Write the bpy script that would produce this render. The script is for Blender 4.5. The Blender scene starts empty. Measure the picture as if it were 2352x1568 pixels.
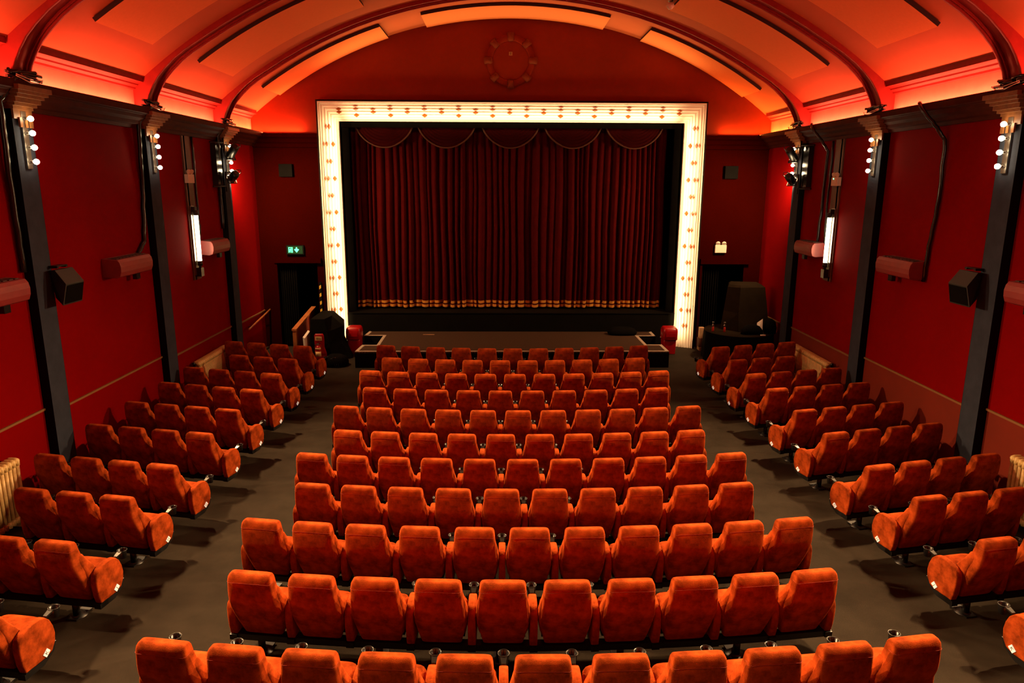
import bpy, math, random
from mathutils import Matrix, Vector
PI = math.pi
random.seed(7)
C = bpy.context.scene.collection
sc = bpy.context.scene

# ------------------------------------------------------------ camera
def rot(p, y, r):
    cp, sp, cy, sy = math.cos(p), math.sin(p), math.cos(y), math.sin(y)
    f = Vector((sy*cp, cy*cp, -sp)); rt = Vector((cy, -sy, 0)); up = rt.cross(f)
    a = math.cos(r)*rt + math.sin(r)*up; b = -math.sin(r)*rt + math.cos(r)*up
    return a, b, f
cr, cu, cf = rot(0.2186297, 0.0140654, 0.0044248)
cd = bpy.data.cameras.new('camera'); cam = bpy.data.objects.new('camera', cd); C.objects.link(cam)
cd.sensor_width = 36; cd.lens = 1633.026/2352*36; cd.clip_start = 0.05; cd.clip_end = 200
cam.matrix_world = Matrix(((cr.x, cu.x, -cf.x, -0.25), (cr.y, cu.y, -cf.y, 0), (cr.z, cu.z, -cf.z, 4.32), (0, 0, 0, 1)))
sc.camera = cam
# ------------------------------------------------------------ world, exposure
w = bpy.data.worlds.new('world'); sc.world = w; w.use_nodes = True
w.node_tree.nodes['Background'].inputs[0].default_value = (0.02, 0.008, 0.004, 1)
w.node_tree.nodes['Background'].inputs[1].default_value = 0.3
sc.view_settings.view_transform = 'Standard'; sc.view_settings.look = 'None'
sc.view_settings.exposure = 0.0; sc.view_settings.gamma = 1; sc.view_settings.use_curve_mapping = False
try:
    sc.cycles.use_denoising = True; sc.cycles.denoiser = 'OPENIMAGEDENOISE'
    sc.cycles.max_bounces = 6; sc.cycles.diffuse_bounces = 4; sc.cycles.use_light_tree = True
    sc.cycles.sample_clamp_indirect = 4
except Exception: pass

# light levels
K_BULB = 1150.0        # W per sconce bulb
K_COVE = 84.0        # W per bay strip
K_FRAME = 30.0
K_TUBE = 20.0
COL_BULB = (1.0, 0.60, 0.28)
COL_COVE = (1.0, 0.15, 0.065)
COL_FRAME = (1.0, 0.62, 0.28)

def area_light(name, loc, sx, sy, power, col, rotm=None, to=None, spread=180):
    d = bpy.data.lights.new(name, 'AREA'); d.shape = 'RECTANGLE'; d.size = sx; d.size_y = sy
    d.energy = power; d.color = col; d.spread = math.radians(spread)
    o = bpy.data.objects.new(name, d); C.objects.link(o); o.location = loc
    if rotm is not None: o.matrix_world = Matrix.Translation(loc) @ rotm.to_4x4()
    return o
def frame_rot(xdir, ndir):
    # area light emits along -Z; X axis along xdir
    z = -Vector(ndir).normalized(); x = Vector(xdir); x = (x - z*x.dot(z)).normalized(); y = z.cross(x)
    return Matrix((x, y, z)).transposed()

W = 6.6; YF = 18.8; YB = -3.0
PIL = [2.6, 6.05, 9.5, 12.95, 16.4]; PW = 0.37; PX = 6.47
def FL(y):
    yy = min(y, 15.5)
    return -3.2053171 - 0.0254691*yy + 0.0047299*(yy-9)**2 - 0.92 + 4.32 if y < 15.5 else max(0.0, -3.2053171-0.0254691*15.5+0.0047299*42.25-0.92+4.32)
F0 = FL(16)
# hidden cove strips: one strip of lamps in the trough of each bay
bays = [(-3.0, -0.85), (-0.48, 2.6), (2.97, 6.05), (6.42, 9.5), (9.87, 12.95), (13.32, 16.4), (16.77, 18.7)]
for bi, (a, b) in enumerate(bays):
    for s in (-1, 1):
        col = COL_COVE; k = (b-a)/3.08
        if bi == 6 and s == 1: col = (1.0, 0.24, 0.04); k *= 0.9
        if bi == 6 and s == -1: col = (1.0, 0.15, 0.045); k *= 1.1
        area_light('cove_lamp', (s*6.50, (a+b)/2, 5.53), b-a-0.1, 0.05, K_COVE*k, col, frame_rot((0, 1, 0), (s*0.12, 0, 1)))

# unseen strips added on the front cornice ends to brighten the tympanum
area_light('cove_lamp', (-5.95, YF-.10, 5.54), 1.3, .04, 60, (1.0, 0.16, 0.05), frame_rot((1, 0, 0), (0, -.15, 1)))
area_light('cove_lamp', (5.95, YF-.10, 5.54), 1.3, .04, 30, (1.0, 0.22, 0.03), frame_rot((1, 0, 0), (0, -.15, 1)))
# unseen light added above the proscenium frame to brighten the ceiling panels
area_light('added_ceiling_wash', (0, 18.50, 6.34), 8.6, .05, 70, (1.0, 0.5, 0.16), frame_rot((1, 0, 0), (0, -.55, 1)), spread=120)
# ------------------------------------------------------------ materials
def mat(name, col, rough=0.6, metal=0.0, noise=0.0, nscale=8.0, bump=0.0, bscale=60.0, emit=None, es=0.0, sheen=0.0, sheen_tint=None, spec=0.5, col2=None, coat=0.0):
    m = bpy.data.materials.new(name); m.use_nodes = True
    nt = m.node_tree; b = nt.nodes['Principled BSDF']
    b.inputs['Base Color'].default_value = (*col, 1); b.inputs['Roughness'].default_value = rough
    b.inputs['Metallic'].default_value = metal; b.inputs['Specular IOR Level'].default_value = spec
    b.inputs['Coat Weight'].default_value = coat
    if noise > 0:
        tc = nt.nodes.new('ShaderNodeTexCoord'); n = nt.nodes.new('ShaderNodeTexNoise')
        n.inputs['Scale'].default_value = nscale; n.inputs['Detail'].default_value = 5; n.inputs['Roughness'].default_value = 0.6
        r = nt.nodes.new('ShaderNodeValToRGB'); r.color_ramp.elements[0].position = 0.33; r.color_ramp.elements[1].position = 0.68
        c2 = col2 or tuple(c*(1-noise) for c in col)
        r.color_ramp.elements[0].color = (*c2, 1); r.color_ramp.elements[1].color = (*col, 1)
        nt.links.new(tc.outputs['Object'], n.inputs['Vector']); nt.links.new(n.outputs['Fac'], r.inputs['Fac'])
        nt.links.new(r.outputs['Color'], b.inputs['Base Color'])
    if bump > 0:
        tc = nt.nodes.new('ShaderNodeTexCoord'); n2 = nt.nodes.new('ShaderNodeTexNoise'); n2.inputs['Scale'].default_value = bscale
        bp = nt.nodes.new('ShaderNodeBump'); bp.inputs['Strength'].default_value = bump; bp.inputs['Distance'].default_value = 0.02
        nt.links.new(tc.outputs['Object'], n2.inputs['Vector']); nt.links.new(n2.outputs['Fac'], bp.inputs['Height']); nt.links.new(bp.outputs['Normal'], b.inputs['Normal'])
    if emit: b.inputs['Emission Color'].default_value = (*emit, 1); b.inputs['Emission Strength'].default_value = es
    if sheen > 0:
        b.inputs['Sheen Weight'].default_value = sheen; b.inputs['Sheen Roughness'].default_value = 0.35
        b.inputs['Sheen Tint'].default_value = (*(sheen_tint or col), 1)
    return m
M = {}
M['velvet'] = mat('orange_red_velvet', (0.46, 0.072, 0.012), 0.9, noise=0.65, nscale=9, bump=0.25, bscale=220, sheen=0.25, sheen_tint=(1.0, 0.20, 0.05), spec=0.02)
M['seam'] = mat('seat_seam_thread', (0.30, 0.03, 0.01), 0.9)
M['black_metal'] = mat('black_powder_coat', (0.004, 0.004, 0.0045), 0.4)
M['chrome'] = mat('brushed_aluminium', (0.30, 0.28, 0.26), 0.35, metal=1.0)
M['cup_metal'] = mat('dark_grey_cup_bracket', (0.03, 0.028, 0.026), 0.3, metal=0.6)
M['black_plastic'] = mat('black_gloss_plastic', (0.01, 0.01, 0.011), 0.22)
M['dark_foam'] = mat('dark_seat_shell', (0.012, 0.006, 0.005), 0.7)
M['tag'] = mat('glowing_white_row_tag', (0.85, 0.82, 0.76), 0.4, emit=(1.0, 0.86, 0.66), es=0.45)  # plate is no lamp: a glow is added to its white
M['ink'] = mat('black_ink', (0.03, 0.025, 0.02), 0.6)
M['wall'] = mat('deep_red_wall_paint', (0.18, 0.0001, 0.0001), 0.85, noise=0.12, nscale=1.3, bump=0.06, bscale=120, spec=0.04)
M['wall_low_r'] = mat('brown_red_wainscot_paint', (0.16, 0.012, 0.001), 0.7, noise=0.12, nscale=2, spec=0.25)
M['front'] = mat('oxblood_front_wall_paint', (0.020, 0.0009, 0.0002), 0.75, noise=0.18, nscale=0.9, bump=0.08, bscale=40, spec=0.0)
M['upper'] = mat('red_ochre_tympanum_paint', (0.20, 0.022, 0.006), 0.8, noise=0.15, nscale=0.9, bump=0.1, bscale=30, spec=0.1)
M['vault'] = mat('warm_plaster_vault_paint', (0.52, 0.145, 0.065), 0.8, noise=0.08, nscale=1.1, bump=0.05, bscale=25, spec=0.1)
M['rib'] = mat('brown_red_rib_paint', (0.26, 0.014, 0.010), 0.65, noise=0.2, nscale=6, spec=0.3)
M['frieze'] = mat('salmon_frieze_plaster', (0.48, 0.17, 0.12), 0.75, noise=0.15, nscale=3, bump=0.15, bscale=14, spec=0.2)
M['cornice'] = mat('dark_gilt_brown_cornice', (0.060, 0.0085, 0.0022), 0.7, noise=0.3, nscale=7, spec=0.08)
M['capital'] = mat('gilt_brown_plaster', (0.26, 0.10, 0.03), 0.5, noise=0.35, nscale=14, spec=0.4)
M['panel'] = mat('pale_acoustic_panel_fabric', (0.80, 0.27, 0.10), 0.9, noise=0.05, nscale=20, bump=0.05, bscale=200, spec=0.05)
M['panel_edge'] = mat('dark_panel_edge', (0.02, 0.008, 0.006), 0.8)
M['blue'] = mat('slate_blue_pilaster_paint', (0.032, 0.040, 0.062), 0.8, noise=0.25, nscale=5, bump=0.1, bscale=50, spec=0.1)
M['blackpaint'] = mat('black_pilaster_side_paint', (0.003, 0.003, 0.003), 0.7, spec=0.1)
M['carpet'] = mat('grey_brown_carpet', (0.038, 0.029, 0.020), 0.95, noise=0.3, nscale=2.5, bump=0.5, bscale=400, spec=0.05)
M['stage_carpet'] = mat('grey_brown_stage_carpet', (0.060, 0.034, 0.021), 0.95, noise=0.3, nscale=40, bump=0.4, bscale=300, spec=0.05)
M['stage_black'] = mat('matt_black_stage_boards', (0.005, 0.0045, 0.0035), 0.7, noise=0.3, nscale=3, spec=0.05)
M['white_edge'] = mat('cream_stage_edging', (0.36, 0.29, 0.22), 0.6)
M['cream'] = mat('cream_fluted_frame', (0.94, 0.86, 0.74), 0.5, spec=0.3)
M['amber'] = mat('amber_diamond_mark', (0.30, 0.062, 0.006), 0.35, spec=0.4)
M['curtain'] = mat('dark_red_velvet_curtain', (0.060, 0.0003, 0.0003), 0.85, noise=0.25, nscale=5, sheen=0.1, sheen_tint=(0.6, 0.05, 0.05), spec=0.08)
M['swag'] = mat('shaded_red_swag_velvet', (0.030, 0.0012, 0.0010), 0.85, spec=0.05)  # darker than the curtain: shade at the stage top put into the colour
M['gold'] = mat('gold_braid', (0.80, 0.36, 0.05), 0.45, metal=0.35, noise=0.4, nscale=60)
M['gold_dim'] = mat('shaded_gold_fringe', (0.085, 0.026, 0.008), 0.8)  # dimmed copy of the braid gold, shade put into its colour
M['black_cloth'] = mat('black_drape_cloth', (0.005, 0.0045, 0.004), 0.9, noise=0.3, nscale=4, spec=0.02)
M['brown_cloth'] = mat('dark_grey_brown_cover', (0.014, 0.009, 0.005), 0.9, noise=0.3, nscale=5, spec=0.02)
M['medallion'] = mat('red_brown_medallion_plaster', (0.16, 0.030, 0.010), 0.7, spec=0.2)
M['void'] = mat('black_void', (0.002, 0.002, 0.002), 1.0, spec=0.0)
M['brass'] = mat('gold_painted_radiator_iron', (0.80, 0.56, 0.22), 0.45, metal=0.0, noise=0.3, nscale=18)
M['red_plastic'] = mat('glossy_red_plastic', (0.30, 0.002, 0.004), 0.3, spec=0.5)
M['heater'] = mat('dusty_red_heater_casing', (0.22, 0.020, 0.020), 0.5, noise=0.15, nscale=9)
M['grille'] = mat('dark_heater_grille', (0.05, 0.015, 0.01), 0.6)
M['speaker'] = mat('charcoal_speaker_box', (0.010, 0.009, 0.007), 0.6, bump=0.1, bscale=200)
M['wood'] = mat('varnished_orange_wood', (0.45, 0.15, 0.04), 0.45, noise=0.35, nscale=4)
M['wood_red'] = mat('dark_red_stained_board', (0.30, 0.045, 0.018), 0.5, noise=0.3, nscale=4)
M['batten'] = mat('brown_timber_batten', (0.10, 0.032, 0.010), 0.6, noise=0.3, nscale=5)
M['white'] = mat('off_white_plastic', (0.70, 0.60, 0.50), 0.45)
M['card'] = mat('tan_cardboard', (0.42, 0.24, 0.12), 0.8, noise=0.2, nscale=8)
M['paper'] = mat('white_paper', (0.75, 0.68, 0.60), 0.7)
M['label_yellow'] = mat('cream_yellow_label', (0.78, 0.55, 0.22), 0.5)
M['dado'] = mat('gilt_dado_rail', (0.20, 0.10, 0.03), 0.5)
M['bulb'] = mat('lit_warm_bulb', (1, 0.8, 0.5), 0.5, emit=(1.0, 0.74, 0.42), es=45)
M['tube'] = mat('lit_tube_lamp_glass', (1, 0.9, 0.7), 0.4, emit=(1.0, 0.80, 0.48), es=14)
M['green'] = mat('lit_green_sign_face', (0.02, 0.4, 0.12), 0.4, emit=(0.10, 1.0, 0.35), es=3.0)
M['green_dark'] = mat('dark_green_sign_ground', (0.003, 0.03, 0.01), 0.4, emit=(0.0, 0.25, 0.06), es=0.05)
M['led'] = mat('green_indicator_lamp', (0.1, 1, 0.4), 0.4, emit=(0.15, 1.0, 0.4), es=6)
M['lens'] = mat('white_lamp_lens', (0.8, 0.75, 0.65), 0.2)
M['yellow'] = mat('yellow_hazard_tape', (0.65, 0.42, 0.04), 0.5)
M['mug'] = mat('dark_red_glass', (0.35, 0.02, 0.01), 0.2)

# ------------------------------------------------------------ mesh builder
class MB:
    def __init__(s): s.v = []; s.f = []; s.mi = []; s.sm = []
    def face(s, idx, mi=0, sm=False): s.f.append(tuple(idx)); s.mi.append(mi); s.sm.append(sm)
    def quad(s, a, b, c, d, mi=0):
        n = len(s.v); s.v += [a, b, c, d]; s.face((n, n+1, n+2, n+3), mi)
    def hexa(s, p, mi=0):   # 8 points: bottom 0-3 ccw, top 4-7
        n = len(s.v); s.v += [tuple(q) for q in p]
        for q in ((0, 3, 2, 1), (4, 5, 6, 7), (0, 1, 5, 4), (1, 2, 6, 5), (2, 3, 7, 6), (3, 0, 4, 7)): s.face([n+i for i in q], mi)
        return s
    def box(s, x0, x1, y0, y1, z0, z1, mi=0):
        return s.hexa([(x0, y0, z0), (x1, y0, z0), (x1, y1, z0), (x0, y1, z0), (x0, y0, z1), (x1, y0, z1), (x1, y1, z1), (x0, y1, z1)], mi)
    def obox(s, c, ax, ay, az, mi=0):  # centre and half-axis vectors
        c, ax, ay, az = map(Vector, (c, ax, ay, az))
        return s.hexa([c-ax-ay-az, c+ax-ay-az, c+ax+ay-az, c-ax+ay-az, c-ax-ay+az, c+ax-ay+az, c+ax+ay+az, c-ax+ay+az], mi)
    def rings(s, rs, cap0=True, cap1=True, closed=True, mi=0, sm=True):
        n0 = len(s.v); m = len(rs[0])
        for r in rs: s.v += [tuple(p) for p in r]
        for i in range(len(rs)-1):
            for j in range(m if closed else m-1):
                k = (j+1) % m
                s.face((n0+i*m+j, n0+i*m+k, n0+(i+1)*m+k, n0+(i+1)*m+j), mi, sm)
        if cap0: s.face([n0+j for j in range(m)][::-1], mi, False)
        if cap1: s.face([n0+(len(rs)-1)*m+j for j in range(m)], mi, False)
        return s
    def tube(s, pts, r, n=8, mi=0, sm=True, cap=True):
        pts = [Vector(p) for p in pts]; rs = []
        rr = r if isinstance(r, (list, tuple)) else [r]*len(pts)
        u = None
        for i, p in enumerate(pts):
            d = (pts[min(i+1, len(pts)-1)] - pts[max(i-1, 0)]).normalized()
            if u is None:
                a = Vector((0, 0, 1)) if abs(d.z) < 0.9 else Vector((1, 0, 0))
                u = d.cross(a).normalized()
            else: u = (u - d*u.dot(d)).normalized()
            v = d.cross(u)
            rs.append([p + (u*math.cos(2*PI*k/n) + v*math.sin(2*PI*k/n))*rr[i] for k in range(n)])
        return s.rings(rs, cap, cap, mi=mi, sm=sm)
    def lathe(s, prof, c=(0, 0, 0), n=20, mi=0, axis=None, cap0=True, cap1=True, sm=True):
        # prof: (r,h) along axis
        ax = Vector(axis or (0, 0, 1)).normalized(); a = Vector((1, 0, 0)) if abs(ax.x) < 0.9 else Vector((0, 1, 0))
        u = ax.cross(a).normalized(); v = ax.cross(u); c = Vector(c)
        return s.rings([[c + ax*h + (u*math.cos(2*PI*k/n)+v*math.sin(2*PI*k/n))*r for k in range(n)] for r, h in prof], cap0, cap1, mi=mi, sm=sm)
    def prism(s, poly, a, b, fn, mi=0, sm=False):
        # poly 2D points, fn(p,t)->3D at t=a or b
        return s.rings([[fn(p, a) for p in poly], [fn(p, b) for p in poly]], mi=mi, sm=sm)
    def build(s, name, m, parent=None, bevel=0, recalc=True):
        me = bpy.data.meshes.new(name); me.from_pydata([tuple(p) for p in s.v], [], s.f)
        ms = m if isinstance(m, (list, tuple)) else [m]
        for q in ms: me.materials.append(M[q] if isinstance(q, str) else q)
        me.polygons.foreach_set('material_index', s.mi); me.polygons.foreach_set('use_smooth', s.sm)
        me.update()
        if recalc:
            import bmesh
            bm = bmesh.new(); bm.from_mesh(me); bmesh.ops.recalc_face_normals(bm, faces=bm.faces); bm.to_mesh(me); bm.free()
        o = bpy.data.objects.new(name, me); C.objects.link(o)
        if parent is not None: o.parent = parent
        if bevel:
            b = o.modifiers.new('bevel', 'BEVEL'); b.width = bevel; b.segments = 2; b.limit_method = 'ANGLE'
        return o
def thing(name, label, cat, loc=(0, 0, 0), rz=0, group=None):
    o = bpy.data.objects.new(name, None); C.objects.link(o); o.empty_display_size = 0.1
    o.location = loc; o.rotation_euler = (0, 0, rz); o['label'] = label; o['category'] = cat
    if group: o['group'] = group
    return o
def tag(o, label, cat, group=None, kind=None):
    o['label'] = label; o['category'] = cat
    if group: o['group'] = group
    if kind: o['kind'] = kind
    return o
def struct(o): o['kind'] = 'structure'; return o
KIDS = {}
def kids(o):
    if o.name not in KIDS: KIDS[o.name] = [c for c in bpy.data.objects if c.parent == o]
    return KIDS[o.name]
def dup(root, loc, rz, label, group=None, skip=()):
    r = root.copy(); C.objects.link(r); r.location = loc; r.rotation_euler = (0, 0, rz); r['label'] = label
    if group: r['group'] = group
    for ch in kids(root):
        if ch.name.split('.')[0] in skip: continue
        c = ch.copy(); C.objects.link(c); c.parent = r
        for g in kids(ch):
            d = g.copy(); C.objects.link(d); d.parent = c
    return r

# ============================================================ ROOM SHELL
# floor: raked carpet
m = MB(); ny = 50; ys = [YB + (YF+0.4-YB)*i/ny for i in range(ny+1)]
m.rings([[(-W-0.1, y, FL(y)), (W+0.1, y, FL(y))] for y in ys], False, False, closed=False)
struct(m.build('floor', 'carpet'))
# vault
VR, VZ = 10.2, 8.33
def V(x): return VZ - VR + math.sqrt(VR*VR - x*x)
xs = [-6.7 + 13.4*i/60 for i in range(61)]
m = MB(); m.rings([[(x, YB, V(x)) for x in xs], [(x, YF+0.1, V(x)) for x in xs]], False, False, closed=False)
o = struct(m.build('ceiling', 'vault'))
# side walls
for s, nm in ((-1, 'wall_left'), (1, 'wall_right')):
    m = MB()
    segs = [(YB, 2.6, 1.7), (2.6, 6.05, 1.45), (6.05, 9.5, 1.24), (9.5, 12.95, 1.14), (12.95, 16.4, 1.03), (16.4, YF, 0.99)]
    for a, b, h in segs:
        m.quad((s*W, a, -0.3), (s*W, b, -0.3), (s*W, b, h), (s*W, a, h), 1)
        m.quad((s*W, a, h), (s*W, b, h), (s*W, b, 5.5), (s*W, a, 5.5), 0)
    struct(m.build(nm, ['wall', 'wall_low_r' if s == 1 else 'wall']))
    m = MB(); m.box(min(s*W, s*(W+0.1)), max(s*W, s*(W+0.1)), YB, YF, 5.42, 6.12)
    struct(m.build('trim_1' if s < 0 else 'trim_2', 'frieze'))
    m = MB()
    for a, b, h in segs: m.box(min(s*W, s*(W-0.025)), max(s*W, s*(W-0.025)), a, b, h-0.015, h+0.015)
    struct(m.build('trim_3' if s < 0 else 'trim_4', 'dado'))
    # cornice with trough: profile (distance from wall, z)
    prof = [(0, 5.22), (0.05, 5.22), (0.07, 5.27), (0.12, 5.29), (0.13, 5.34), (0.20, 5.38), (0.22, 5.43), (0.30, 5.46), (0.31, 5.56), (0.275, 5.56), (0.265, 5.44), (0, 5.44)]
    m = MB(); m.prism(prof, YB, YF, lambda p, t: (s*(W-p[0]), t, p[1]))
    struct(m.build('trim_5' if s < 0 else 'trim_6', 'cornice'))
    # upper moulding above the frieze, one length per bay
    mp = [(0, 5.86), (0.05, 5.87), (0.055, 5.90), (0.10, 5.93), (0.105, 5.955), (0.15, 5.98), (0.20, 5.985), (0.20, 6.09), (0, 6.13)]
    m = MB()
    for a, b in bays:
        m.prism(mp, max(a, YB)+0.02, b-0.02, lambda p, t: (s*(W-p[0]), t, p[1]))
    struct(m.build('trim_7' if s < 0 else 'trim_8', 'rib'))
# front wall with proscenium and door openings
PO, PT = 4.80, 6.24     # half width and top of the proscenium hole
DL = (-6.17, -5.13, 2.36); DR = (5.05, 6.17, 2.36)
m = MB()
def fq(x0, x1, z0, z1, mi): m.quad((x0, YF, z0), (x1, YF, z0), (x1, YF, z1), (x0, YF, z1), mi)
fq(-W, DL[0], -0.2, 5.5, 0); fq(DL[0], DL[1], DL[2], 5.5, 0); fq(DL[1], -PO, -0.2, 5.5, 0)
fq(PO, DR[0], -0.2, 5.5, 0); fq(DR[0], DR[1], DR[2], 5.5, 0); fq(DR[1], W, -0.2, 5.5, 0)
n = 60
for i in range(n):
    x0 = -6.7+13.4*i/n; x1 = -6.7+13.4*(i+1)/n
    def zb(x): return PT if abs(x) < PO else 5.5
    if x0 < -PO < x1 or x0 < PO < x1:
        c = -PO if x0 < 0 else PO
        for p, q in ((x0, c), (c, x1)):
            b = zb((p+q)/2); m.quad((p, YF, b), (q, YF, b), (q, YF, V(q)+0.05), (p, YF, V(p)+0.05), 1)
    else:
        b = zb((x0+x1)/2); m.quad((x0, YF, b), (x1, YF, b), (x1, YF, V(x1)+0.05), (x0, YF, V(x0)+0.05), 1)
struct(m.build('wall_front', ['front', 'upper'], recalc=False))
# front cornice, left and right of the frame
for s, nm in ((-1, 'trim_9'), (1, 'trim_10')):
    prof = [(0, 5.18), (0.04, 5.20), (0.05, 5.28), (0.10, 5.32), (0.12, 5.40), (0.17, 5.44), (0.17, 5.52), (0, 5.52)]
    m = MB(); m.prism(prof, s*4.9, s*W, lambda p, t: (t, YF-p[0], p[1]))
    struct(m.build(nm, 'front'))
# vertical painted strips at the front corners
m = MB(); m.quad((-W, YB, -1), (W, YB, -1), (W, YB, 8.4), (-W, YB, 8.4)); struct(m.build('wall_back', 'wall'))
# door recesses
for (x0, x1, zt), nm in ((DL, 'door_1'), (DR, 'door_2')):
    m = MB()
    y0, y1 = YF+0.001, YF+1.6
    m.quad((x0, y0, F0), (x0, y1, F0), (x0, y1, zt), (x0, y0, zt)); m.quad((x1, y0, F0), (x1, y1, F0), (x1, y1, zt), (x1, y0, zt))
    m.quad((x0, y0, zt), (x1, y0, zt), (x1, y1, zt), (x0, y1, zt)); m.quad((x0, y1, F0), (x1, y1, F0), (x1, y1, zt), (x0, y1, zt))
    m.quad((x0, y0, F0+.005), (x1, y0, F0+.005), (x1, y1, F0+.005), (x0, y1, F0+.005))
    o = struct(m.build(nm, 'void', recalc=False))
    m = MB(); m.box(x0-0.06, x1+0.12, YF-0.09, YF-0.002, zt-0.10, zt+0.03); m.box(x0-0.06, x0, YF-0.05, YF-0.002, F0, zt-0.1)
    m.build('door_lintel', 'front', o)
# ribs
soff = [(6.42, 5.50), (6.40, 5.62), (6.35, 5.78), (6.27, 5.93), (6.17, 6.08), (6.03, 6.23), (5.86, 6.385), (5.66, 6.53), (5.42, 6.675)]
def SO(x):
    return V(x) - 0.06 - 0.04*(abs(x)/5.4)
full = [(-a, b) for a, b in soff] + [(x, SO(x)) for x in [-5.0+10.0*i/26 for i in range(27)]] + [(a, b) for a, b in soff[::-1]]
def offs(path, d):
    out = []
    for i, (x, z) in enumerate(path):
        x0, z0 = path[max(i-1, 0)]; x1, z1 = path[min(i+1, len(path)-1)]
        L = math.hypot(x1-x0, z1-z0); nx, nz = -(z1-z0)/L, (x1-x0)/L
        out.append((x+nx*d, z+nz*d))
    return out
k = 11
for yp in PIL:
    m = MB()
    inn = offs(full, 0.05)       # body slightly recessed between edge mouldings
    outer = []
    for x, z in full:
        if abs(x) > 5.4:
            # push outwards to wall / vault
            t = (abs(x)-5.4)/(6.42-5.4)
            zz = min(V(x)+0.06, 6.0+ (1-t)*0.7) if False else V(min(abs(x), 6.6))+0.05
            ox = W+0.05 if z < 6.0 else min(W+0.05, abs(x)+0.25)
            oz = max(z, V(min(ox, 6.65))-0.0) + 0.05 if z >= 6.0 else z
            outer.append((math.copysign(ox, x), oz))
        else: outer.append((x, V(x)+0.05))
    n0 = len(m.v); L = len(full)
    def band(path, out, ya, yb):
        n0 = len(m.v)
        for p in path: m.v.append((p[0], ya, p[1]))
        for p in out: m.v.append((p[0], ya, p[1]))
        for p in path: m.v.append((p[0], yb, p[1]))
        for p in out: m.v.append((p[0], yb, p[1]))
        for i in range(L-1):
            m.face((n0+i, n0+i+1, n0+L+i+1, n0+L+i)); m.face((n0+2*L+i, n0+2*L+i+1, n0+3*L+i+1, n0+3*L+i))
            m.face((n0+i, n0+i+1, n0+2*L+i+1, n0+2*L+i), 0, True)
    band(inn, outer, yp+0.004, yp+PW-0.004)
    for ya, yb, d in ((yp, yp+0.05, 0.0), (yp+0.05, yp+0.085, 0.022), (yp+PW-0.085, yp+PW-0.05, 0.022), (yp+PW-0.05, yp+PW, 0.0)):
        band(offs(full, d), outer, ya, yb)
    struct(m.build('trim_%d' % k, 'rib')); k += 1
# pilasters with capitals, both walls
PLS = {}
for s in (-1, 1):
    for yp in PIL:
        m = MB()
        x0, x1 = sorted((s*(W+0.02), s*PX))
        z0 = FL(yp)-0.1
        m.box(x0, x1, yp, yp+PW, z0, 5.3, 0)
        # black painted near side and far side
        for yy in (yp-0.003, yp+PW+0.003): m.quad((x0, yy, z0), (x1, yy, z0), (x1, yy, 5.3), (x0, yy, 5.3), 1)
        o = struct(m.build('trim_%d' % k, ['blue', 'blackpaint'], recalc=False)); k += 1
        m = MB(); cx = lambda d: s*(W-d)
        for d, e, za, zb_ in ((0.155, 0.0, 5.10, 5.22), (0.17, 0.015, 5.22, 5.26), (0.21, 0.04, 5.26, 5.30), (0.25, 0.07, 5.30, 5.36), (0.33, 0.12, 5.40, 5.44), (0.36, 0.15, 5.44, 5.50), (0.29, 0.09, 5.36, 5.40)):
            a, b = sorted((cx(0), cx(d))); m.box(a, b, yp-e, yp+PW+e, za, zb_)
        # small fluted ornament under the capital
        for q in range(3):
            yy = yp+0.08+0.105*q; a, b = sorted((cx(0.15), cx(0.175))); m.box(a, b, yy, yy+0.05, 5.0, 5.12)
        m.build('capital', 'capital', o)

# ============================================================ ACOUSTIC CEILING PANELS
def ceil_panel(x0, x1, y0, y1, label, grp):
    n = 14; m = MB(); T = 0.075
    def q(x, d): # offset below vault
        a = math.asin(x/VR); r = VR-d
        return (r*math.sin(a), VZ-VR+r*math.cos(a))
    X = [x0+(x1-x0)*i/n for i in range(n+1)]
    bot = [q(x, T) for x in X]; top = [q(x, 0.012) for x in X]
    def strip(pa, ya, pb, yb, mi, sm=False):
        n0 = len(m.v); m.v += [(p[0], ya, p[1]) for p in pa] + [(p[0], yb, p[1]) for p in pb]
        for i in range(n): m.face((n0+i, n0+i+1, n0+n+2+i, n0+n+1+i), mi, sm)
    strip(bot, y0, bot, y1, 0, True); strip(top, y0, top, y1, 1)
    strip(bot, y0, top, y0, 1); strip(bot, y1, top, y1, 1)
    for i in (0, n): m.quad((bot[i][0], y0, bot[i][1]), (bot[i][0], y1, bot[i][1]), (top[i][0], y1, top[i][1]), (top[i][0], y0, top[i][1]), 1)
    o = m.build('acoustic_panel', ['panel', 'panel_edge'])
    tag(o, label, 'ceiling panel', grp)
for y0, y1, where in ((10.45, 12.07, 'bay nearest the camera'), (13.85, 15.5, 'middle bay'), (17.38, 18.68, 'bay above the proscenium')):
    for x0, x1, sd in ((-5.83, -3.07, 'left'), (-2.12, 2.22, 'centre'), (3.16, 5.80, 'right')):
        ceil_panel(x0, x1, y0, y1, 'curved pale orange acoustic panel, %s one in the ceiling %s' % (sd, where), 'acoustic panels on the vault')

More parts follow.
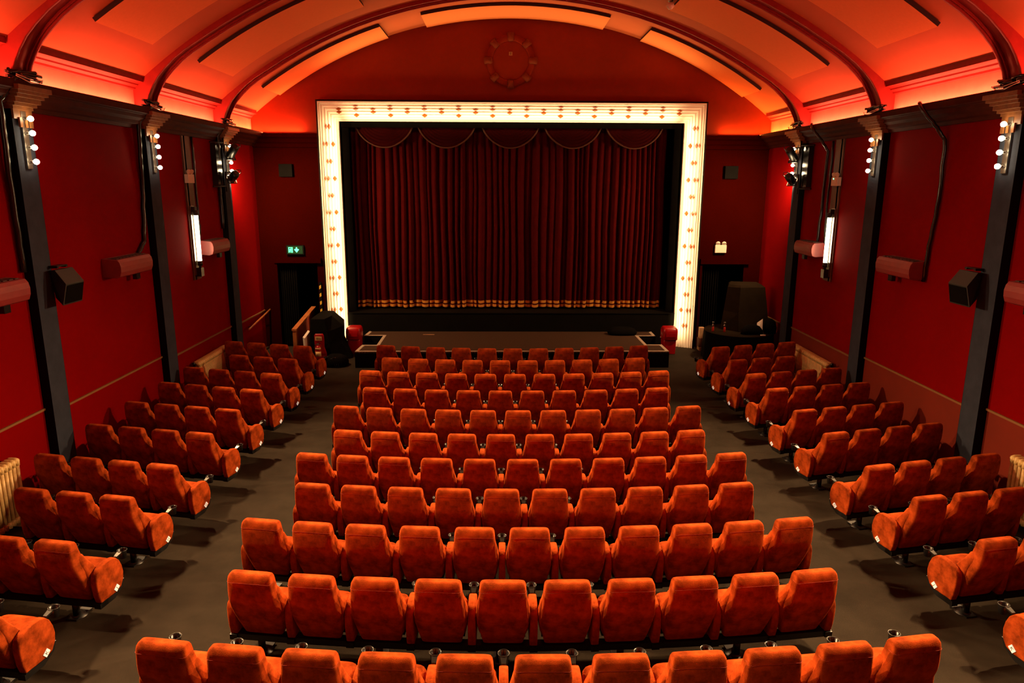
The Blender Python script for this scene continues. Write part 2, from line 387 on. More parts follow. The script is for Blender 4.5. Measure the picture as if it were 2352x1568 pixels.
# ============================================================ SEATS
def sup(hw, y0, y1, n=28, e=5.0, zz=0):
    c = (y0+y1)/2; hd = (y1-y0)/2; out = []
    for k in range(n):
        a = 2*PI*(k+0.5)/n; ca, sa = math.cos(a), math.sin(a)
        out.append((math.copysign(abs(ca)**(2/e), ca)*hw, c+math.copysign(abs(sa)**(2/e), sa)*hd, zz))
    return out
def backrest():
    m = MB(); rs = []
    #      h,    hw,   yback,  yfront
    tab = [(.225, .170, .178, .235), (.235, .178, .168, .245), (.30, .193, .138, .255), (.40, .208, .090, .255), (.50, .218, .042, .240), (.58, .219, .006, .200), (.65, .214, -.019, .160), (.70, .210, -.029, .138),
           (.76, .206, -.034, .118), (.82, .202, -.034, .100), (.865, .199, -.031, .090), (.892, .195, -.024, .084), (.910, .186, -.012, .076), (.919, .172, .002, .064), (.922, .145, .014, .050)]
    for h, hw, a, b in tab: rs.append([(x, y, h) for x, y, _ in sup(hw, a, b, 28, 6.5)])
    m.rings(rs)
    # side wings sweeping forward to the armrests
    for s in (-1, 1):
        W_ = []
        for h, hw, a, b, t in ((.26, .165, .19, .24, .03), (.34, .195, .17, .26, .035), (.44, .212, .13, .28, .036), (.52, .216, .11, .27, .036), (.60, .212, .09, .215, .032), (.68, .206, .06, .160, .026), (.76, .200, .045, .118, .018)):
            c = s*(hw-0.012)
            W_.append([(c+x, y, h) for x, y, _ in sup(t, a, b, 12, 3)])
        m.rings(W_)
    return m
def seat_pan():
    m = MB(); rs = []
    for h, hw, a, b in ((.34, .17, .20, .46), (.35, .195, .19, .50), (.39, .21, .185, .52), (.43, .21, .185, .52), (.455, .20, .19, .51), (.465, .17, .21, .47)):
        rs.append([(x, y, h + (y-0.19)*0.12) for x, y, _ in sup(hw, a, b, 20, 5)])
    return m.rings(rs)
PANEL = [(.150, .215), (.370, .215), (.435, .235), (.478, .300), (.490, .380), (.478, .455), (.450, .525), (.405, .572), (.345, .590), (.270, .588), (.190, .565), (.135, .535), (.118, .490), (.118, .40), (.128, .30)]
def arm(x):
    m = MB(); n = len(PANEL); rs = []
    cx = sum(p[0] for p in PANEL)/n; cz = sum(p[1] for p in PANEL)/n
    for dx, sc_ in ((-.035, .92), (-.034, .965), (-.028, .99), (-.014, 1.0), (.014, 1.0), (.028, .99), (.034, .965), (.035, .92)):
        rs.append([(x+dx, cx+(p[0]-cx)*sc_, cz+(p[1]-cz)*sc_) for p in PANEL])
    return m.rings(rs)
def cup(x):
    m = MB(); m.lathe([(.030, -.085), (.034, -.085), (.043, -.005), (.047, .0), (.045, .004), (.040, .0), (.031, -.078), (.0005, -.078)], (x, .545, .575), 18, cap1=False)
    return m
def cupneck(x):
    m = MB(); m.hexa([(x-.017, .44, .545), (x+.017, .44, .545), (x+.026, .51, .565), (x-.026, .51, .565), (x-.017, .44, .560), (x+.017, .44, .560), (x+.026, .51, .578), (x-.026, .51, .578)])
    return m
def trimbar(x):
    m = MB(); m.prism([(.13, .165), (.33, .165), (.45, .225), (.485, .30), (.47, .30), (.43, .238), (.365, .217), (.13, .217)], x-.035, x+.035, lambda p, t: (t, p[0], p[1]))
    return m
def cring(x):
    m = MB(); R_ = .046; pts = [(x+R_*math.cos(2*PI*i/16), .545+R_*math.sin(2*PI*i/16), .578) for i in range(17)]
    return m.tube(pts, .0028, 6, cap=False)
def seam():
    m = MB(); y = -.0335; pts = [(-.200, .03, .850), (-.1985, -.018, .848), (-.180, y, .846), (-.08, y, .846), (.08, y, .846), (.180, y, .846), (.1985, -.018, .848), (.200, .03, .850)]
    return m.tube(pts, .0016, 5)
def add_arm(t, x):
    a = arm(x).build('armrest', 'velvet', t)
    trimbar(x).build('side_trim', 'black_metal', a)
    c = cup(x).build('cup_holder', 'black_plastic', t)
    cupneck(x).build('cup_bracket', 'cup_metal', c); cring(x).build('cup_rim', 'cup_metal', c)
def make_seat(arms):
    t = thing('cinema_seat', 'x', 'seat', (0, 0, -50))
    b = backrest().build('backrest', 'velvet', t); seam().build('seam', 'seam', b)
    seat_pan().build('seat_cushion', 'velvet', t)
    m = MB(); m.box(-.20, .20, .24, .45, .245, .345); m.build('seat_shell', 'dark_foam', t)
    for x in arms: add_arm(t, x)
    return t
proto = {'L': make_seat([-.275]), 'LR': make_seat([-.275, .275])}
ORD = ['first', 'second', 'third', 'fourth', 'fifth', 'sixth', 'seventh', 'eighth', 'ninth', 'tenth', 'eleventh']
rowname = ['front row', 'second row', 'third row', 'fourth row', 'fifth row', 'sixth row', 'seventh row', 'eighth row', 'ninth row', 'tenth row', 'nearest row']
used = set()
def put_seat(kind, x, y, rz, label, group):
    pr = proto[kind]
    z = FL(y+.2)
    if kind not in used:
        used.add(kind); pr.location = (x, y, z); pr.rotation_euler = (0, 0, rz); pr['label'] = label; pr['group'] = group; return pr
    return dup(pr, (x, y, z), rz, label, group)
def rail(pts, label, group, ends=(0, 0)):
    # beam under a row, pedestals between seats
    t = thing('seat_beam', label, 'seat frame', (pts[0][0], pts[0][1], FL(pts[0][1])), 0, group)
    L = [(Vector((p[0], p[1])), p[2]) for p in pts]
    path = []
    for i, (p, a) in enumerate(L):
        r = Vector((math.cos(a), math.sin(a))); f = Vector((-math.sin(a), math.cos(a)))
        path.append((p - r*.275 + f*.19, f))
    p, a = L[-1]; r = Vector((math.cos(a), math.sin(a))); f = Vector((-math.sin(a), math.cos(a)))
    path.append((p + r*.275 + f*.19, f))
    r0 = Vector((math.cos(L[0][1]), math.sin(L[0][1])))
    path[0] = (path[0][0]-r0*.035, path[0][1]); path[-1] = (path[-1][0]+r*.035, path[-1][1])
    ox, oy, oz = t.location
    rs = []
    for q, f in path:
        z = FL(q.y) - oz
        a1 = q - f*.045; a2 = q + f*.045
        rs.append([(a1.x-ox, a1.y-oy, z+.165), (a2.x-ox, a2.y-oy, z+.165), (a2.x-ox, a2.y-oy, z+.222), (a1.x-ox, a1.y-oy, z+.222)])
    m = MB(); m.rings(rs, sm=False); m.build('beam', 'black_metal', t)
    n = len(L); idx = list(range(1, n, 2)) if n > 3 else [1] if n > 1 else [0]
    if n > 3: idx = [i+0.45 for i in range(0, n-1, 2)] if n % 2 else [i+0.45 for i in range(0, n, 2)]
    else: idx = [0.45, n-0.6]
    for i in idx:
        j = min(int(i), n-1); fr = i-int(i); q = path[j][0].lerp(path[j+1][0], fr); f = path[j][1]; q = q + f*.02
        z = FL(q.y) - oz; r = Vector((f.y, -f.x))
        m = MB(); m.tube([(q.x-ox, q.y-oy, z+.02), (q.x-ox, q.y-oy, z+.175)], .033, 12)
        m.lathe([(.09, 0), (.09, .008), (.05, .022), (.034, .05)], (q.x+f.x*.02-ox, q.y+f.y*.02-oy, z+0.001), 18)
        c = Vector((q.x-ox, q.y-oy, z+.010)) + Vector((f.x*.03, f.y*.03, 0))
        m.obox(c, (r.x*.06, r.y*.06, 0), (f.x*.11, f.y*.11, 0), (0, 0, .007))
        m.build('pedestal', 'black_metal', t)
# centre block
YR = [14.66118, 13.71432, 12.72601, 11.66506, 10.56956, 9.44179, 8.45747, 7.48035, 6.46577, 5.41229, 4.33623]
for kk in range(11):
    n = 11 if kk % 2 == 0 else 10
    kap = 0.0683759 - 0.0012196*kk; pts = []
    for i in range(n):
        th = (i-(n-1)/2)*0.55*kap
        x = math.sin(th)/kap + 0.25675 - 0.25 + 0.006471*(kk-5); y = YR[kk] + (1-math.cos(th))/kap
        pts.append((x, y, th))
    for i, (x, y, th) in enumerate(pts):
        put_seat('LR' if i == n-1 else 'L', x, y, th, 'orange-red velvet cinema seat, %s from left in the %s of the centre block' % (ORD[i], rowname[kk]), 'centre block seats')
    rail(pts, 'black steel beam carrying the %s of centre seats' % rowname[kk], 'beams under the seat rows')
# side blocks
LS = [(-4.288, 14.862, -.24, 4), (-4.303, 13.844, -.247, 3), (-4.302, 12.785, -.252, 4), (-4.311, 11.758, -.26, 4), (-4.299, 10.653, -.236, 4), (-4.274, 9.535, -.224, 4), (-4.221, 8.30, -.221, 4), (-4.251, 7.309, -.20, 3), (-4.254, 6.207, -.17, 3), (-4.26, 5.10, -.16, 2)]
RS = [(4.719, 14.832, .262, 4), (4.752, 13.803, .24, 3), (4.768, 12.794, .24, 4), (4.807, 11.84, .215, 4), (4.789, 10.626, .250, 4), (4.774, 9.534, .255, 4), (4.729, 8.251, .240, 4), (4.776, 7.271, .205, 3), (4.805, 6.211, .19, 3), (4.815, 5.10, .18, 2)]
LET = 'ABCDEFGHJK'
def make_tag(letter, x, side):
    # white plate near the lower edge of the outer armrest face, local coords of seat
    m = MB(); X = x + side*.040
    ang = math.radians(38); ca, sa = math.cos(ang), math.sin(ang)
    c = Vector((X, .365, .262))
    u = Vector((0, ca, sa)); v = Vector((0, -sa, ca))
    m.obox(c, (side*.003, 0, 0), u*.030, v*.024)
    p = m.build('row_tag', 'tag')
    cu = bpy.data.curves.new('letter', 'FONT'); cu.body = letter; cu.size = .05; cu.align_x = 'CENTER'; cu.align_y = 'CENTER'; cu.extrude = .0005
    o = bpy.data.objects.new('row_letter', cu); C.objects.link(o); cu.materials.append(M['ink'])
    # text plane: x axis = forward*side reading direction, y axis up
    xa = u*side if side > 0 else -u
    ya = v; za = Vector((side, 0, 0))
    o.matrix_local = Matrix(((xa.x, ya.x, za.x, c.x+side*.0036), (xa.y, ya.y, za.y, c.y), (xa.z, ya.z, za.z, c.z), (0, 0, 0, 1)))
    o.parent = p
    dg = bpy.context.evaluated_depsgraph_get(); me = bpy.data.meshes.new_from_object(o.evaluated_get(dg)); mm_ = o.matrix_local.copy()
    bpy.data.objects.remove(o); o = bpy.data.objects.new('row_letter', me); C.objects.link(o); o.parent = p; o.matrix_local = mm_
    return p
for side, tab, nm in ((-1, LS, 'left'), (1, RS, 'right')):
    for kk, (x0, y0, sl, n) in enumerate(tab):
        a = math.atan(sl) ; pts = []
        for i in range(n):   # i = 0 at the aisle
            d = i*0.55*side
            pts.append((x0-0.25+d*math.cos(a), y0+d*math.sin(a), a))
        order = pts if side > 0 else pts[::-1]
        for i, (x, y, th) in enumerate(order):
            ai = i if side > 0 else n-1-i
            lab = 'dark red velvet cinema seat, %s from the aisle in row %s of the %s block' % (ORD[ai], LET[kk], nm)
            t = put_seat('LR' if i == n-1 else 'L', x, y, th, lab, '%s block seats' % nm)
            if ai == 0:
                p = make_tag(LET[kk], .275*(-side), -side); p.parent = t
        rail(order, 'black steel beam under row %s of the %s seat block' % (LET[kk], nm), 'beams under the seat rows')

# ============================================================ PROSCENIUM FRAME (fluted lit reveal)
# local section: (inset from outer edge, y)
t = thing('proscenium_frame', 'brightly lit cream fluted frame with amber diamonds around the stage opening', 'stage frame', (0, YF, F0))
oz = F0
XO, ZO = 4.87, 6.30
def ushape(sec, name, mm, sm=False, zbot=0.0):
    m = MB(); rs = []
    # path: left bottom, left top corner, right top corner, right bottom
    for i in range(4):
        r = []
        for d, y in sec:
            xx = XO-d; zz = ZO-d
            r.append([(-xx, y-YF, zbot), (-xx, y-YF, zz-oz), (xx, y-YF, zz-oz), (xx, y-YF, zbot)][i])
        rs.append(r)
    m.rings(rs, False, False, closed=True, sm=sm)
    return m.build(name, mm, t)
ushape([(-.035, YF-.001), (-.035, 18.60), (-.005, 18.585), (-.005, YF-.001)], 'outer_border', 'blackpaint')
sec = [(0.0, YF), (0.0, 18.60), (.012, 18.592), (.026, 18.60), (.030, 18.64), (.050, 18.63), (.065, 18.66)]
dd, yy = .065, 18.66
for i in range(5):   # fluted convex steps receding to the opening
    sec += [(dd+.010, yy+.028), (dd+.028, yy+.012), (dd+.048, yy+.014), (dd+.064, yy+.034)]
    dd += .070; yy += .036
sec += [(dd+.01, yy+.03), (dd+.025, yy+.05), (.455, yy+.05), (.455, yy+.14), (.30, yy+.2), (.0, yy+.2)]
ushape(sec, 'fluted_reveal', 'cream')
YIN = yy+.05
# raised amber diamonds, alternately two and three along the flutes
n_diamond = 0; rest = MB()
def diamond(px, pz, nx, nz, y, big):
    global n_diamond
    a, b = .072, .028+.012*big
    m = MB() if n_diamond < 100 else rest
    c = Vector((px, y-YF, pz)); A = Vector((-nz, 0, nx)); B = Vector((nx, 0.35, nz)).normalized()
    n0 = len(m.v); m.v += [tuple(c+A*a), tuple(c+B*b), tuple(c-A*a), tuple(c-B*b), tuple(c+Vector((0, -.016, 0)))]
    for i in range(4): m.face((n0+i, n0+(i+1) % 4, n0+4))
    if n_diamond < 100: m.build('amber_stud', 'amber', t)
    n_diamond += 1
levels = [(.110, 18.668), (.180, 18.704), (.250, 18.741), (.320, 18.776)]
for i in range(21):
    for li in ((1, 2) if i % 2 == 0 else (0, 1, 3)):
        d, y = levels[li]; diamond(-4.36 + 8.58*i/20, ZO-d-oz, 0, -1, y, li*.6)
for i in range(13):
    for s in (-1, 1):
        for li in ((1, 2) if i % 2 == 0 else (0, 1, 3)):
            d, y = levels[li]; diamond(s*(XO-d), 5.70-.425*i-oz, -s, 0, y, li*.6)
o = rest.build('amber_diamonds', 'amber', t); o['kind'] = 'stuff'
# hidden lamps: behind a slim lip in front of the flutes, washing them
for sx, nm in ((-1, 'L'), (1, 'R')):
    area_light('frame_lamp', (sx*4.40, 18.60, 3.1), 5.6, .03, K_FRAME*1.2, COL_FRAME, frame_rot((0, 0, 1), (sx*.8, .75, 0)), spread=150)
area_light('frame_lamp', (0, 18.60, 5.83), 8.4, .03, K_FRAME*1.8, COL_FRAME, frame_rot((1, 0, 0), (0, .75, .8)), spread=150)

# ============================================================ STAGE
# stage house behind the opening
m = MB(); Zs = .90
m.quad((-6, 21.6, 0), (6, 21.6, 0), (6, 21.6, 7), (-6, 21.6, 7)); m.quad((-6, YF+.3, 0), (-6, 21.6, 0), (-6, 21.6, 7), (-6, YF+.3, 7)); m.quad((6, YF+.3, 0), (6, 21.6, 0), (6, 21.6, 7), (6, YF+.3, 7)); m.quad((-6, YF+.3, 7), (6, YF+.3, 7), (6, 21.6, 7), (-6, 21.6, 7))
struct(m.build('wall_stage', 'void', recalc=False))
m = MB(); m.box(-4.44, 4.44, 18.92, 21.5, F0+.002, Zs); m.box(-4.44, 4.44, 18.90, 18.93, Zs-.01, Zs+.012); o = tag(m.build('stage_platform', 'stage_black'), 'matt black raised stage platform below the red curtain', 'stage')
# black maskings inside the opening
for s in (-1, 1):
    m = MB(); a, b = sorted((s*4.42, s*4.25)); m.box(a, b, 19.25, 19.33, Zs+.005, 5.9)
    tag(m.build('masking_curtain', 'black_cloth'), 'black masking leg at the %s side of the curtain' % ('left' if s < 0 else 'right'), 'masking curtain', 'black stage maskings')
m = MB(); m.box(-4.42, 4.42, 19.2, 19.24, 5.72, 6.1); tag(m.build('masking_valance', 'black_cloth'), 'black masking border above the swags', 'masking curtain')
# main curtain
t = thing('stage_curtain', 'dark red pleated velvet stage curtain with two gold hem bands', 'curtain', (0, 19.75, Zs))
NX = 700; X0, X1 = -4.30, 4.14
rnd = random.Random(3); folds = []; xx = X0
while xx < X1: wd = rnd.uniform(.08, .24); folds.append((xx, wd, rnd.uniform(.10, .24))); xx += wd
prof = []
for i in range(NX+1):
    x = X0+(X1-X0)*i/NX
    for f0, wd, amp in folds:
        if f0 <= x < f0+wd or (f0, wd, amp) == folds[-1]:
            u = (x-f0)/wd; y = -amp*math.sin(PI*u)**0.7 if 0 <= u <= 1 else 0
            break
    prof.append((x, y+.01*math.sin(x*31)))
zs_ = [.06, .11, .18, .24, .27, .33, 1.2, 2.6, 4.9]
def cz(x, z): return z + .008*math.sin(x*9)
m = MB(); rs = []
for z in [.045, 1.0, 2.2, 3.4, 4.95]:
    k_ = 1.0 if z < 3 else .8
    rs.append([(x*1.0+.02*math.sin(z*1.3+x*3), y*k_, cz(x, z)) for x, y in prof])
m.rings(rs, False, False, closed=False); m.build('cloth', 'curtain', t)
for za, zb_ in ((.055, .125), (.165, .235)):
    m = MB(); m.rings([[(x+.02*math.sin(z*1.3+x*3), y-.004, cz(x, z)) for x, y in prof] for z in (za, zb_)], False, False, closed=False); m.build('gold_band', 'gold', t)
# swags
for i, cpx in enumerate((-3.35, -1.72, -.04, 1.60, 3.22)):
    r_ = thing('curtain_swag', 'draped dark red swag with gold fringe, %s from left above the curtain' % ORD[i], 'swag', (cpx, 19.5, 5.72), 0, 'swags above the curtain')
    m = MB(); hw = .74; dp = .52; rs = []; NN = 24; MM = 26
    for j in range(MM+1):
        u = j/MM
        row = []
        for q in range(NN+1):
            tt = -1+2*q/NN
            x = tt*hw*(0.28+.72*u); z = -dp*u*(1-tt*tt)**.75 + .04
            y = -.05 - .05*abs(math.sin(u*PI*6.5)) *(1-abs(tt)**3) - .06*(1-tt*tt)
            row.append((x, y, z))
        rs.append(row)
    m.rings(rs, False, False, closed=False); m.build('cloth', 'swag', r_)
    m = MB(); pts = [(-hw+2*hw*q/NN, -.06-.06*(1-(-1+2*q/NN)**2)-.02, -dp*(1-(-1+2*q/NN)**2)**.75+.03) for q in range(NN+1)]
    m.tube(pts, .022, 6); m.build('fringe', 'gold_dim', r_)
# apron
ZA = .40
t = thing('stage_apron', 'low carpeted stage apron with cream edging in front of the stage', 'stage', (0, 16.5, F0))
out = [(-3.76, 16.50), (3.76, 16.56), (3.74, 17.30), (3.36, 17.30), (3.34, 18.32), (3.80, 18.32), (3.80, 18.90), (-3.84, 18.90), (-3.88, 18.32), (-3.38, 18.32), (-3.36, 17.22), (-3.72, 17.22)]
m = MB(); m.prism([(x, y-16.5) for x, y in out], .002, ZA-F0-.02, lambda p, z: (p[0], p[1], z)); m.build('riser', 'stage_black', t)
m = MB(); m.prism([(x, y-16.5) for x, y in out], ZA-F0-.0205, ZA-F0-.004, lambda p, z: (p[0], p[1], z)); m.build('carpet_top', 'stage_carpet', t)
def inset(poly, d):
    n = len(poly); res = []
    for i in range(n):
        a, b, c = Vector(poly[i-1]), Vector(poly[i]), Vector(poly[(i+1) % n])
        n1 = Vector((-(b-a).y, (b-a).x)).normalized(); n2 = Vector((-(c-b).y, (c-b).x)).normalized()
        bis = (n1+n2); bis = bis/ (1+n1.dot(n2)); res.append(tuple(b+bis*d))
    return res
po = [(x, y-16.5) for x, y in out]; pi_ = inset(po, .075); m = MB()
for i in range(len(po)):
    if i == 6: continue
    j = (i+1) % len(po); h0, h1 = ZA-F0-.035, ZA-F0+.004
    lo = [(po[i][0], po[i][1], h0), (po[j][0], po[j][1], h0), (pi_[j][0], pi_[j][1], h0), (pi_[i][0], pi_[i][1], h0)]
    m.hexa(lo + [(a, b, h1) for a, b, _ in lo])
m2 = inset(po, -.004)
m.build('cream_edging', 'white_edge', t)

# ============================================================ WALL FIXTURES
def sconce(s, yp, where):
    t = thing('wall_sconce', 'vertical bar of four glowing warm bulbs on the %s' % where, 'wall light', (s*PX, yp+PW/2, 4.84), 0, 'four-bulb pilaster lights')
    m = MB(); a, b = sorted((0, -s*.03)); m.box(a, b, -.05, .05, -.36, .36); m.build('back_plate', 'chrome', t)
    for z in (.27, .09, -.09, -.27):
        m = MB(); m.lathe([(.022, 0), (.022, .03), (.016, .05)], (-s*.03, 0, z), 10, axis=(-s, 0, 0)); h = m.build('bulb_holder', 'chrome', t)
        m = MB(); R_ = .036; m.lathe([(R_*math.sin(PI*i/8) if 0 < i < 8 else .0004, -R_*math.cos(PI*i/8)) for i in range(9)], (-s*.115, 0, z), 12, axis=(-s, 0, 0)); bo = m.build('bulb', 'bulb', t)
        ld = bpy.data.lights.new('sconce_lamp', 'SPOT'); ld.energy = K_BULB if yp < 16 else K_BULB*.34; ld.color = COL_BULB; ld.shadow_soft_size = .03
        ld.spot_size = math.radians(84 if yp < 16 else 150); ld.spot_blend = 1.0
        lo = bpy.data.objects.new('sconce_lamp', ld); C.objects.link(lo)
        lo.matrix_world = Matrix.Translation((s*PX - s*.175, yp+PW/2, 4.84+z)) @ frame_rot((0, 1, 0), ((-s, -.55, -.72) if yp < 16 else (-s*.6, .8, -.95))).to_4x4()
names = {2.6: None, 6.05: None, 9.5: '%s pilaster nearest the camera', 12.95: 'middle %s pilaster', 16.4: '%s pilaster nearest the stage, between spotlights'}
for s, sd in ((-1, 'left'), (1, 'right')):
    for yp in PIL:
        if names.get(yp): sconce(s, yp, names[yp] % sd)
        elif yp > 0: sconce(s, yp, '%s pilaster %s' % (sd, 'beside the camera' if yp > 5 else 'behind the camera'))
# heaters
def heater(s, y0, y1, label):
    t = thing('wall_heater', label, 'wall heater', (s*W, (y0+y1)/2, 2.97), 0, 'red wall heaters')
    L = (y1-y0)/2
    pf = [(0.0, -.14), (.20, -.155), (.27, -.13), (.295, -.06), (.30, .02), (.285, .09), (.25, .135), (0.0, .155)]
    m = MB(); m.rings([[(-s*p[0], -L, p[1]) for p in pf], [(-s*p[0], L, p[1]) for p in pf]], sm=False); m.build('casing', 'heater', t, bevel=.006)
    for i in range(9):
        m = MB(); yy = -L*.82+L*1.64*i/8.0
        a, b = sorted((-s*.05, -s*.21)); m.box(a, b, yy-.035, yy+.035, .1425, .153); m.build('grille_slot', 'grille', t)
    m = MB(); a, b = sorted((-s*.10, -s*.17)); m.box(a, b, L*.35, L*.35+.12, -.26, -.16); m.build('sensor_box', 'black_plastic', t)
for s, sd in ((-1, 'left'), (1, 'right')):
    heater(s, 8.05, 9.13, 'dusty red wall heater at the %s picture edge, before the first pilaster' % sd)
    heater(s, 11.35, 12.40, 'dusty red wall heater on %s wall between first and second pilasters' % sd)
    heater(s, 15.05, 15.98, 'salmon lit wall heater beside the tube lamp on %s wall' % sd)
# surround speakers
def spk(s, label):
    t = thing('wall_speaker', label, 'speaker', (s*PX, 9.93, 2.91), 0, 'side wall speakers')
    m = MB()
    def sp(d, y, z): return (-s*d, y, z)
    rs = [[sp(.03, -.10, -.16), sp(.03, .12, -.16), sp(.22, .20, -.25), sp(.22, -.26, -.25)],
          [sp(.03, -.12, .10), sp(.03, .14, .10), sp(.27, .21, .04), sp(.27, -.215, .04)],
          [sp(.03, -.14, .22), sp(.03, .16, .22), sp(.13, .21, .23), sp(.13, -.20, .23)]]
    m.rings(rs, sm=False); m.build('cabinet', 'speaker', t, bevel=.006)
    m = MB(); m.quad(sp(.228, -.23, -.23), sp(.228, .18, -.23), sp(.276, .19, .02), sp(.276, -.195, .02)); m.build('front_grille', 'black_cloth', t, recalc=False)
    m = MB(); a, b = sorted((0, -s*.12)); m.box(a, b, -.12, -.08, .245, .27); m.box(a, b, .08, .12, .245, .27); m.box(a, b, -.12, .12, .265, .28); m.build('bracket', 'black_metal', t)
spk(-1, 'charcoal angular speaker mounted on the first left pilaster'); spk(1, 'charcoal angular speaker mounted on the first right pilaster')
# timber battens and tube lamps
for s, sd in ((-1, 'left'), (1, 'right')):
    m = MB(); a, b = sorted((s*W, s*(W-.03))); m.box(a, b, 14.62, 14.98, 2.35, 5.22); m.box(a, b, 14.68, 14.74, 2.35, 5.22)
    tag(m.build('timber_batten', 'batten'), 'brown timber batten behind the tube lamp on the %s wall' % sd, 'batten', 'timber battens')
    t = thing('tube_lamp', 'glowing vertical tube lamp with dark end caps on %s wall' % sd, 'wall light', (s*(W-.03), 14.74, 2.4), 0, 'tube lamps')
    m = MB(); a, b = sorted((0, -s*.03)); m.box(a, b, -.08, .08, .05, 1.45); m.build('back_plate', 'chrome', t)
    m = MB(); m.tube([(-s*.09, 0, .34), (-s*.09, 0, 1.26)], .042, 14); m.build('tube', 'tube', t)
    m = MB(); m.tube([(-s*.09, 0, 1.26), (-s*.09, 0, 1.36)], .05, 12); m.box(*sorted((0, -s*.10)), -.05, .05, 1.33, 1.43); m.build('top_cap', 'black_metal', t)
    m = MB(); m.tube([(-s*.09, 0, .24), (-s*.09, 0, .34)], .05, 12); m.box(*sorted((0, -s*.13)), -.07, .07, .02, .2); m.tube([(-s*.09, 0, .2), (-s*.09, 0, .25)], .03, 10); m.build('ballast_box', 'black_plastic', t)
    area_light('tube_glow', (s*(W-.20), 14.74, 3.2), .9, .05, K_TUBE, (1, .66, .32), frame_rot((0, 0, 1), (-s, 0, 0)))
    # emergency twin light
    t = thing('emergency_light', 'white emergency light box with two small lamp heads on %s batten' % sd, 'emergency light', (s*(W-.03), 14.72, 4.3), 0, 'twin-head emergency lights')
    m = MB(); m.box(*sorted((0, -s*.08)), -.14, .14, 0, .17); m.build('case', 'white', t, bevel=.006)
    for q in (-.07, .07):
        m = MB(); d = Vector((-s*.8, -.2, -.3)).normalized(); m.lathe([(.018, -.03), (.045, .0), (.05, .03)], (-s*.05, q, .225), 14, axis=d); h = m.build('lamp_head', 'white', t)
        m = MB(); m.lathe([(.043, .031), (.001, .036)], (-s*.05, q, .225), 14, axis=d, cap0=False); m.build('lens', 'lens', h)
        m = MB(); m.tube([(-s*.04, q, .17), (-s*.05, q, .21)], .012, 6); m.build('stem', 'white', t)
    if s > 0:
        m = MB(); m.box(-.087, -.08, .03, .05, .13, .15); m.build('indicator', 'led', t)
# front wall right emergency light
t = thing('emergency_light', 'white emergency light box with two heads above the right doorway', 'emergency light', (5.50, YF, 2.56), 0, 'twin-head emergency lights')
m = MB(); m.box(-.15, .15, -.08, 0, 0, .20); m.build('case', 'white', t, bevel=.006)
for q in (-.08, .08):
    m = MB(); m.lathe([(.03, -.03), (.06, .0), (.06, .04)], (q, -.05, .25), 14, axis=(0, -.6, -.5)); h = m.build('lamp_head', 'white', t)
    m = MB(); m.lathe([(.053, .041), (.001, .045)], (q, -.05, .25), 14, axis=(0, -.6, -.5), cap0=False); m.build('lens', 'lens', h)
# wall boxes (dark square speakers/vents) on the front wall
for x, sd in ((-5.78, 'left'), (5.64, 'right')):
    m = MB(); m.box(x-.17, x+.17, YF-.10, YF-.002, 4.46, 4.78)
    o = m.build('wall_box', 'black_cloth', bevel=.008); tag(o, 'small square black box high on the front wall, %s of the frame' % sd, 'box', 'square black wall boxes')
# exit sign
t = thing('exit_sign', 'lit green running man and arrow exit sign over the left door', 'exit sign', (-5.67, YF, 2.60), 0)
m = MB(); m.box(-.23, .23, -.07, -.002, -.12, .12); m.build('case', 'blackpaint', t)
m = MB(); m.box(-.20, .20, -.078, -.070, -.10, .10); m.build('sign_ground', 'green_dark', t)
m = MB()   # door + running man plate with dark cut lines, built from small plates
Y0, Y1 = -.084, -.078
m.box(-.165, -.145, Y0, Y1, -.07, .07); m.box(-.165, -.055, Y0, Y1, .055, .07); m.box(-.07, -.055, Y0, Y1, -.07, .055)
m.lathe([(.013, 0), (.013, .006)], (-.098, Y1, .035), 10, axis=(0, -1, 0)); m.obox((-.108, -.081, -.002), (.012, 0, .004), (0, .003, 0), (-.007, 0, .026))
m.obox((-.125, -.081, -.042), (.006, 0, .004), (0, .003, 0), (-.016, 0, .022)); m.obox((-.088, -.081, -.045), (.006, 0, 0), (0, .003, 0), (.004, 0, .024)); m.obox((-.085, -.081, .008), (.02, 0, .006), (0, .003, 0), (-.002, 0, .006)); m.obox((-.132, -.081, .008), (.014, 0, -.008), (0, .003, 0), (.002, 0, .006))
m.build('running_man', 'green', t)
m = MB(); m.box(.03, .06, Y0, Y1, -.0, .07); m.prism([(-.02, .012), (.045, -.068), (.11, .012), (.075, .03), (.015, .03)], Y0, Y1, lambda p, q: (p[0], q, p[1])); m.build('down_arrow', 'green', t)
# spotlights on brackets at the pilasters nearest the stage
def spot(s, c, d, L, label, framed):
    t = thing('stage_spotlight', label, 'spotlight', (s*c[0], c[1], c[2]), 0, 'stage spotlights')
    d = Vector((s*d[0], d[1], d[2])).normalized()
    m = MB(); m.lathe([(.05, 0), (.085, .03), (.09, .06), (.09, L), (.082, L), (.08, L-.02), (.001, L-.05)], (0, 0, 0), 20, axis=d, cap1=False); m.build('can', 'black_metal', t)
    up = Vector((0, 0, 1)); r = d.cross(up).normalized(); u = r.cross(d)
    c2 = d*(L+.004); m = MB()
    for a, b in ((r, u), (u, r)):
        for sg in (-1, 1): m.obox(c2 + a*(.097*sg), a*.010, b*.105, d*.012)
    m.build('gel_frame', 'chrome' if framed else 'black_metal', t)
    m = MB(); pts = [r*.10 + d*.12, r*.11 - u*0, r*.05-d*.11, -r*.05-d*.11, -r*.11, -r*.10 + d*.12]
    m.tube([tuple(p) for p in pts], .008, 6); m.build('yoke', 'black_metal', t)
